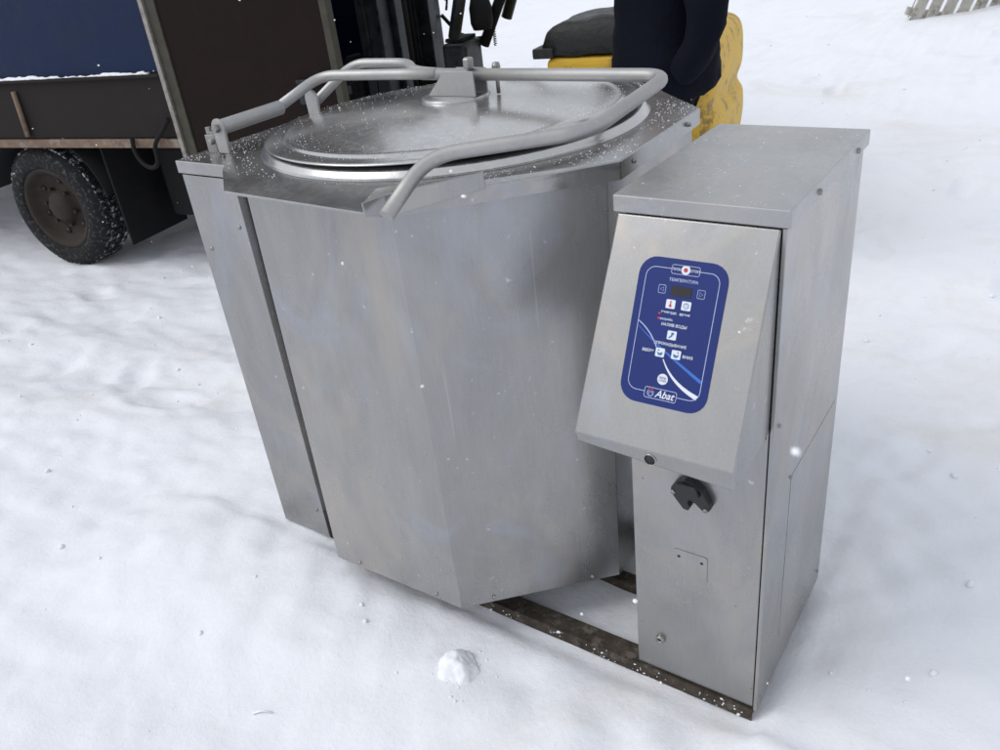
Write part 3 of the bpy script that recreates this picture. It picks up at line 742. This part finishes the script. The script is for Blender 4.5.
# counterweight: rounded profile, notched
mb = MB()
prof = [(.50, .16), (.74, .16), (.80, .22), (.815, .44), (.79, .47), (.768, .50), (.785, .54), (.80, .58), (.80, .71), (.785, .765), (.75, .795), (.69, .805), (.50, .79)]
def cwsec(y, k):
    return [(x if x < .6 else .5 + (x - .5) * k, y, .16 + (z - .16) * (1 if z < .6 else (.97 if k < .9 else 1))) for x, z in prof]
secs = [(-.40, .72), (-.375, .90), (-.32, .98), (-.15, 1.0), (.15, 1.0), (.32, .98), (.375, .90), (.40, .72)]
rings = [[mb.bm.verts.new(p) for p in cwsec(y, k)] for y, k in secs]
for A, B in zip(rings, rings[1:]):
    for i in range(len(prof)): mb._f([A[i], A[(i + 1) % len(prof)], B[(i + 1) % len(prof)], B[i]], True)
mb._f(rings[0]); mb._f(rings[-1][::-1])
cwt = fb(mb, 'counterweight', 'yellow_side', None, 0)
sd = cwt.modifiers.new('s', 'SUBSURF'); sd.levels = 2; sd.render_levels = 2
cwt.location = (.045, 0, .02)
# overhead guard
mb = MB()
for y in (-.30, .34):
    mb.tube([(-.42, y, .86), (-.20 if y < 0 else -.12, y, 1.55)], .030, 10)
    mb.tube([(-.20 if y < 0 else -.12, y, 1.55), (.55, y, 1.60)], .026, 10); mb.tube([(.55, y, 1.60), (.62, y, .80)], .026, 10)
for k in range(6): mb.box(-.15 + k * .13, -.12 + k * .13, -.30, .34, 1.57, 1.60)
fb(mb, 'guard_bar', 'mast', None, 0)
mb = MB(); mb.lathe([(0, -.085), (.045, -.08), (.056, -.05), (.056, .02), (.045, .06), (.02, .075), (0, .08)], (-.36, -.10, .945), 'Z', 24); lp = fb(mb, 'work_lamp', 'rubber', None, 0)
mb = MB(); mb.tube([(-.40, -.02, .78), (-.20, .0, 1.16)], .027, 10); fb(mb, 'steering_column', 'rubber', None, 0)
mb = MB(); c = Vector((-.18, .0, 1.18)); ring = []
for k in range(28):
    a = 2 * math.pi * k / 28; ring.append((c.x + .10 * math.cos(a) * .8, c.y + .15 * math.sin(a), c.z + .10 * math.cos(a) * .6))
mb.tube(ring, .012, 8, closed=True); fb(mb, 'steering_wheel', 'rubber', None, 0)
mb = MB(); pts = []
for k in range(90):
    a = k * .7; pts.append((-.345 + .007 * math.cos(a), .0 + .007 * math.sin(a), .88 - .0012 * k))
mb.tube(pts, .0025, 5); fb(mb, 'coiled_cable', 'rubber', None, 0)
def fwheel(x, y, r):
    m = MB(); m.lathe([(r * .55, 0), (r * .9, -.004), (r, .03), (r, .13), (r * .9, .16), (r * .55, .155)], (0, 0, 0), 'Y', 40); t = fb(m, 'wheel', 'tyre', None, 0)
    m = MB(); m.lathe([(r * .55, .01), (r * .4, .04), (r * .15, .03), (0, .03)], (0, 0, 0), 'Y', 30); fb(m, 'wheel_rim', 'yellow_side', t, 0); t.location = (x, y, r - .01); return t
a = fwheel(-.60, -.48, .26); dup(a, F, (-.60, .50, .25), (0, 0, math.pi)); a = fwheel(.50, -.44, .20); dup(a, F, (.50, .46, .19), (0, 0, math.pi))

# ================================================================== person
def skin_mesh(name, verts, edges, radii, root, sub=2, mat=None, parent=None):
    me = bpy.data.meshes.new(name); me.from_pydata(verts, edges, []); o = bpy.data.objects.new(name, me); COL.objects.link(o)
    md = o.modifiers.new('skin', 'SKIN'); md.use_smooth_shade = True
    for i, r in enumerate(radii):
        sv = me.skin_vertices[0].data[i]; sv.radius = r if isinstance(r, tuple) else (r, r); sv.use_root = (i == root)
    s = o.modifiers.new('sub', 'SUBSURF'); s.levels = sub; s.render_levels = sub
    bpy.context.view_layer.update()
    m2 = bpy.data.meshes.new_from_object(o.evaluated_get(bpy.context.evaluated_depsgraph_get()))
    bpy.data.objects.remove(o); bpy.data.meshes.remove(me)
    for p in m2.polygons: p.use_smooth = True
    m2.materials.clear(); m2.materials.append(mat); m2.name = name
    r = bpy.data.objects.new(name, m2); COL.objects.link(r)
    if parent: r.parent = parent
    return r
PX = (-.85, 2.04, .0)
# local frame: person faces -x (towards the forklift's seat side), y = away from the camera
def person():
    # body: one continuous mesh incl. head, neck, torso, arms, hands and legs
    V = [(0, 0, .88), (.01, 0, 1.08), (.0, 0, 1.28), (-.01, 0, 1.39), (-.02, 0, 1.46), (-.035, 0, 1.55), (-.03, 0, 1.63),   # 0-6 pelvis..head top
         (.0, -.175, 1.33), (.105, -.265, .99), (.01, -.17, .78), (-.01, -.12, .74),     # 7-10 near arm (hand in the pocket)
         (.0, .175, 1.33), (.085, .25, 1.05), (-.02, .16, .87), (-.04, .12, .83),         # 11-14 far arm
         (0, -.09, .82), (-.01, -.10, .46), (.02, -.11, .08), (-.12, -.11, .04),       # 15-18
         (0, .09, .82), (-.02, .10, .46), (.01, .11, .08), (-.13, .11, .04)]
    E = [(0, 1), (1, 2), (2, 3), (3, 4), (4, 5), (5, 6), (3, 7), (7, 8), (8, 9), (9, 10), (3, 11), (11, 12), (12, 13), (13, 14), (0, 15), (15, 16), (16, 17), (17, 18), (0, 19), (19, 20), (20, 21), (21, 22)]
    Rr = [.13, .12, .13, .08, .05, .085, .07, .045, .034, .026, .030, .045, .034, .026, .030, .085, .055, .04, .035, .085, .055, .04, .035]
    return skin_mesh('person', V, E, Rr, 0, 2, M['skin'])
P = person(); P.location = PX
P.rotation_euler = (0, 0, R(35)); tag(P, 'person in a dark navy coat and black trousers standing between the kettle and the forklift', 'person')
# jacket
V = [(.0, 0, .64), (.0, 0, .84), (.01, 0, 1.08), (.0, 0, 1.26), (-.01, 0, 1.385), (-.018, 0, 1.44),
     (.0, -.175, 1.34), (.055, -.245, 1.18), (.105, -.265, .99), (.06, -.245, .86), (.01, -.19, .76),
     (.0, .175, 1.34), (.055, .235, 1.20), (.085, .25, 1.05), (.03, .225, .93), (-.03, .165, .85)]
E = [(0, 1), (1, 2), (2, 3), (3, 4), (4, 5), (4, 6), (6, 7), (7, 8), (8, 9), (9, 10), (4, 11), (11, 12), (12, 13), (13, 14), (14, 15)]
Rr = [.235, .225, .200, .190, .12, .075, .085, .078, .076, .064, .052, .085, .078, .076, .064, .052]
jk = skin_mesh('jacket', V, E, Rr, 2, 2, M['jacket'], P)
for v in jk.data.vertices:   # cloth folds
    p = v.co; f = .012 * noise.noise(Vector((p.x * 6, p.y * 6, p.z * 14))) + .010 * noise.noise(p * 20)
    v.co += v.normal * f
V = [(0, 0, .78), (0, -.08, .68), (-.01, -.10, .46), (.02, -.11, .10), (0, .08, .68), (-.02, .10, .46), (.01, .11, .10)]
E = [(0, 1), (1, 2), (2, 3), (0, 4), (4, 5), (5, 6)]
skin_mesh('trousers', V, E, [.12, .10, .080, .072, .10, .080, .072], 0, 2, M['jacket_black'], P)
V = [(.03, -.11, .16), (.03, -.11, .05), (-.10, -.11, .04), (-.14, -.11, .035)]
b1 = skin_mesh('boot', V, [(0, 1), (1, 2), (2, 3)], [.06, .055, .05, .04], 0, 2, M['rubber'], P)
dup(b1, P, (-.01, .22, 0))
mb = MB(); mb.lathe([(.098, 1.575), (.102, 1.60), (.098, 1.64), (.075, 1.685), (.04, 1.705), (0, 1.71)], (-.03, 0, 0), 'Z', 32); mb.build('knitted_hat', M['jacket_black'], P)
mb = MB()
for y in (-.032, .032): mb.lathe([(0, -.011), (.008, -.008), (.011, 0), (.008, .008), (0, .011)], (-.115, y, 1.575), 'X', 12)
mb.build('eye', M['ink_white'], P)
mb = MB(); mb.tube([(-.115, 0, 1.585), (-.140, 0, 1.545), (-.120, 0, 1.54)], [.009, .015, .008], 10); mb.build('nose', M['skin'], P)

# ================================================================== far things
# slatted panel half buried in the far drift
S = empty('slatted_fence_panel', (-1.20, 8.34, -.20), R(38), 'weathered grey slatted wooden panel sunk in a snow drift in the far right corner', 'fence panel')
for k in range(9):
    mb = MB(); x = k * .145; mb.box(x, x + .105, 0, .02, .02 + .012 * (k % 3), .95 + .03 * (k % 2)); o = mb.build('slat', M['old_wood'], S, .003)
    o.rotation_euler = (R(12), R(14), 0)
mb = MB(); mb.box(-.05, 1.4, .022, .06, .25, .32); mb.box(-.05, 1.4, .022, .06, .70, .77); o = mb.build('cross_rail', M['old_wood'], S, .003); o.rotation_euler = (R(12), R(14), 0)
mb = MB(); mb.tube([(-1.16, 8.40, .02), (-1.10, 8.46, .25), (-1.14, 8.50, .50), (-1.05, 8.5, .8)], .006, 6); mb.tube([(-1.10, 8.46, .25), (-1.02, 8.44, .42)], .004, 6)
tag(mb.build('dry_stalk', M['old_wood']), 'thin dry stalk standing in the snow beside the slatted panel', 'stalk')

# ================================================================== loose snow
def ico_bits(name, items, mat, label):
    me = bpy.data.meshes.new(name); Vv_, Ff = [], []
    t = bmesh.new(); bmesh.ops.create_icosphere(t, subdivisions=1, radius=1); bv = [v.co.copy() for v in t.verts]; bf_ = [[v.index for v in f.verts] for f in t.faces]; t.free()
    rr_ = random.Random(5)
    for (x, y, z), (a, b, c) in items:
        n0 = len(Vv_); rot = Matrix.Rotation(rr_.uniform(0, 6.28), 3, 'Z')
        for p in bv:
            q = rot @ Vector((p.x * a, p.y * b, p.z * c)); k = 1 + rr_.uniform(-.25, .25); Vv_.append((x + q.x * k, y + q.y * k, z + q.z))
        Ff += [[i + n0 for i in f] for f in bf_]
    me.from_pydata(Vv_, [], Ff); me.update(); me.materials.append(M[mat])
    for p in me.polygons: p.use_smooth = True
    o = bpy.data.objects.new(name, me); COL.objects.link(o)
    return tag(o, label, 'snow', kind='stuff')
rr_ = random.Random(11); items = []
for i in range(110):    # crumbs of snow caught on the frame's front flange and top
    x = rr_.uniform(-.37, .232)
    if rr_.random() > .55 + 1.3 * noise.noise(Vector((x * 18, 3, 0))): continue
    s = rr_.uniform(.0006, .0022) * (1 if rr_.random() < .85 else 2.2); top = rr_.random() < .0
    if top and x > -.01: continue
    items.append(((x, rr_.uniform(.002, .046) if top else -.0065, .0368 if top else rr_.uniform(.012, .038)), (s * 1.4, s * .8, s * .7)))
def in_poly(x, y, P_):
    c = False; n = len(P_)
    for i in range(n):
        x1, y1 = P_[i]; x2, y2 = P_[i - 1]
        if (y1 > y) != (y2 > y) and x < (x2 - x1) * (y - y1) / (y2 - y1) + x1: c = not c
    return c
cnt = 0
while cnt < 850:
    x, y = rr_.uniform(-.98, -.08), rr_.uniform(-.08, .76)
    if not in_poly(x, y, rt): continue
    d = math.hypot(x - LC.x, y - LC.y)
    if d < LR + .03: continue
    dens = .35 + .9 * noise.noise(Vector((x * 7, y * 7, 1)))
    if rr_.random() > dens: continue
    s = rr_.uniform(.0005, .0014) * (1 if rr_.random() < .9 else 1.7); items.append(((x, y, 1.0002), (s, s * rr_.uniform(.4, 1), s * .5))); cnt += 1
cnt = 0
while cnt < 520:
    a = rr_.uniform(0, 6.283); d = LR * math.sqrt(rr_.random()) * .97; x, y = LC.x + d * math.cos(a), LC.y + d * math.sin(a)
    edge = sstep(.15, .36, d); dens = (.1 + .5 * edge) + .7 * noise.noise(Vector((x * 6, y * 6, 4)))
    if rr_.random() > dens: continue
    # height of the lid there
    pr = [(.0, 1.048), (.06, 1.0476), (.12, 1.046), (.18, 1.043), (.24, 1.0385), (.29, 1.0335), (.322, 1.0275), (.341, 1.0265), (.348, 1.0205), (.356, 1.0205), (.366, 1.0245), (.38, 1.0245)]
    for (r0, z0), (r1, z1) in zip(pr, pr[1:]):
        if r0 <= d <= r1: z = z0 + (z1 - z0) * (d - r0) / (r1 - r0)
    q = tilt @ Vector((x, y, z)); s = rr_.uniform(.0005, .0015); items.append(((q.x, q.y, q.z + .0002), (s, s * rr_.uniform(.4, 1), s * .5))); cnt += 1
for i in range(260):
    x, y = rr_.uniform(0, W), rr_.uniform(0, D); s = rr_.uniform(.0005, .0012)
    if rr_.random() > .5 + 1.2 * noise.noise(Vector((x * 14, y * 14, 7))): continue
    items.append(((x, y, 1.0003), (s * rr_.uniform(1, 3), s * .6, s * .35)))
for i in range(120):
    x, y = rr_.uniform(-1.01, -.9), rr_.uniform(-.01, .2); s = rr_.uniform(.0006, .0018); items.append(((x, y, .9925), (s, s * .6, s * .5)))
ico_bits('settled_snow', items, 'snow_clean', 'fine white snow grains lying on the kettle\'s lid, rim and covers')
items = []
for i in range(420):
    a = rr_.uniform(0, 6.283); d = abs(rr_.gauss(0, 1))
    if i < 60: x, y = -.318 + .05 * d * math.cos(a), -.185 + .05 * d * math.sin(a)
    else: x, y = rr_.uniform(-3.5, 1.6), rr_.uniform(-.9, 5) 
    if -1.03 < x < .26 and -.12 < y < .8: continue
    s = rr_.uniform(.0012, .0035) * (1 if i < 60 else rr_.uniform(1, 4)); items.append(((x, y, ground_z(x, y) + s * .25), (s, s * rr_.uniform(.6, 1), s * .7)))
ico_bits('snow_crumbs', items, 'snow_clean', 'small white crumbs of snow scattered over the ground')
# snow drifting down through the air
items = []
Cc = Vector(co.location); Rm = co.rotation_euler.to_matrix()
for i in range(1100):
    x, y, z = rr_.uniform(-4.2, 2.2), rr_.uniform(-.9, 6.5), rr_.uniform(.1, 3.0)
    dd = (Vector((x, y, z)) - Cc).length
    if dd < .8: continue
    if -1.0 < x < .24 and -.12 < y < .77 and z < 1.03: continue
    s = rr_.uniform(.0016, .0042); items.append(((x, y, z), (s, s * rr_.uniform(.5, 1), s * rr_.uniform(.5, 1))))
for x, y, z, s in ((.464, -.753, 1.169, .0022), (.30, -.35, 1.00, .0014), (.14, -.62, 1.05, .0016), (.02, -.4, 1.15, .002)): items.append(((x, y, z), (s, s, s * .8)))
ico_bits('falling_snow', items, 'snow_clean', 'white snowflakes drifting down through the air')

# ================================================================== light
w = bpy.data.worlds.new('World'); scene.world = w; w.use_nodes = True
nt = w.node_tree; bg = nt.nodes['Background']
sky = nt.nodes.new('ShaderNodeTexSky'); sky.sky_type = 'NISHITA'; sky.sun_disc = False
SE, SA = 46, 222     # sun elevation, compass angle it comes from (deg from +x, ccw)
sky.sun_elevation = R(SE); sky.sun_rotation = R(90 - SA); sky.air_density = 1.0; sky.dust_density = 4.0; sky.ozone_density = 1.0
hs = nt.nodes.new('ShaderNodeHueSaturation'); hs.inputs['Saturation'].default_value = .22
nt.links.new(sky.outputs[0], hs.inputs['Color'])
mx = nt.nodes.new('ShaderNodeMix'); mx.data_type = 'RGBA'; mx.inputs[0].default_value = .65   # cloud layer evens the sky out
mx.inputs[7].default_value = (6.6, 6.9, 7.4, 1)
nt.links.new(hs.outputs[0], mx.inputs[6]); nt.links.new(mx.outputs[2], bg.inputs[0]); bg.inputs[1].default_value = .15
sl = bpy.data.lights.new('sun', 'SUN'); sl.energy = .8; sl.angle = R(34); sl.color = (1, .98, .95)
so = bpy.data.objects.new('sun', sl); COL.objects.link(so)
dv = Vector((math.cos(R(SE)) * math.cos(R(SA)), math.cos(R(SE)) * math.sin(R(SA)), math.sin(R(SE))))
so.rotation_euler = dv.to_track_quat('Z', 'Y').to_euler(); so.location = (0, 0, 8)
vs_ = scene.view_settings; vs_.view_transform = 'Standard'; vs_.look = 'None'; vs_.exposure = 0; vs_.gamma = 1
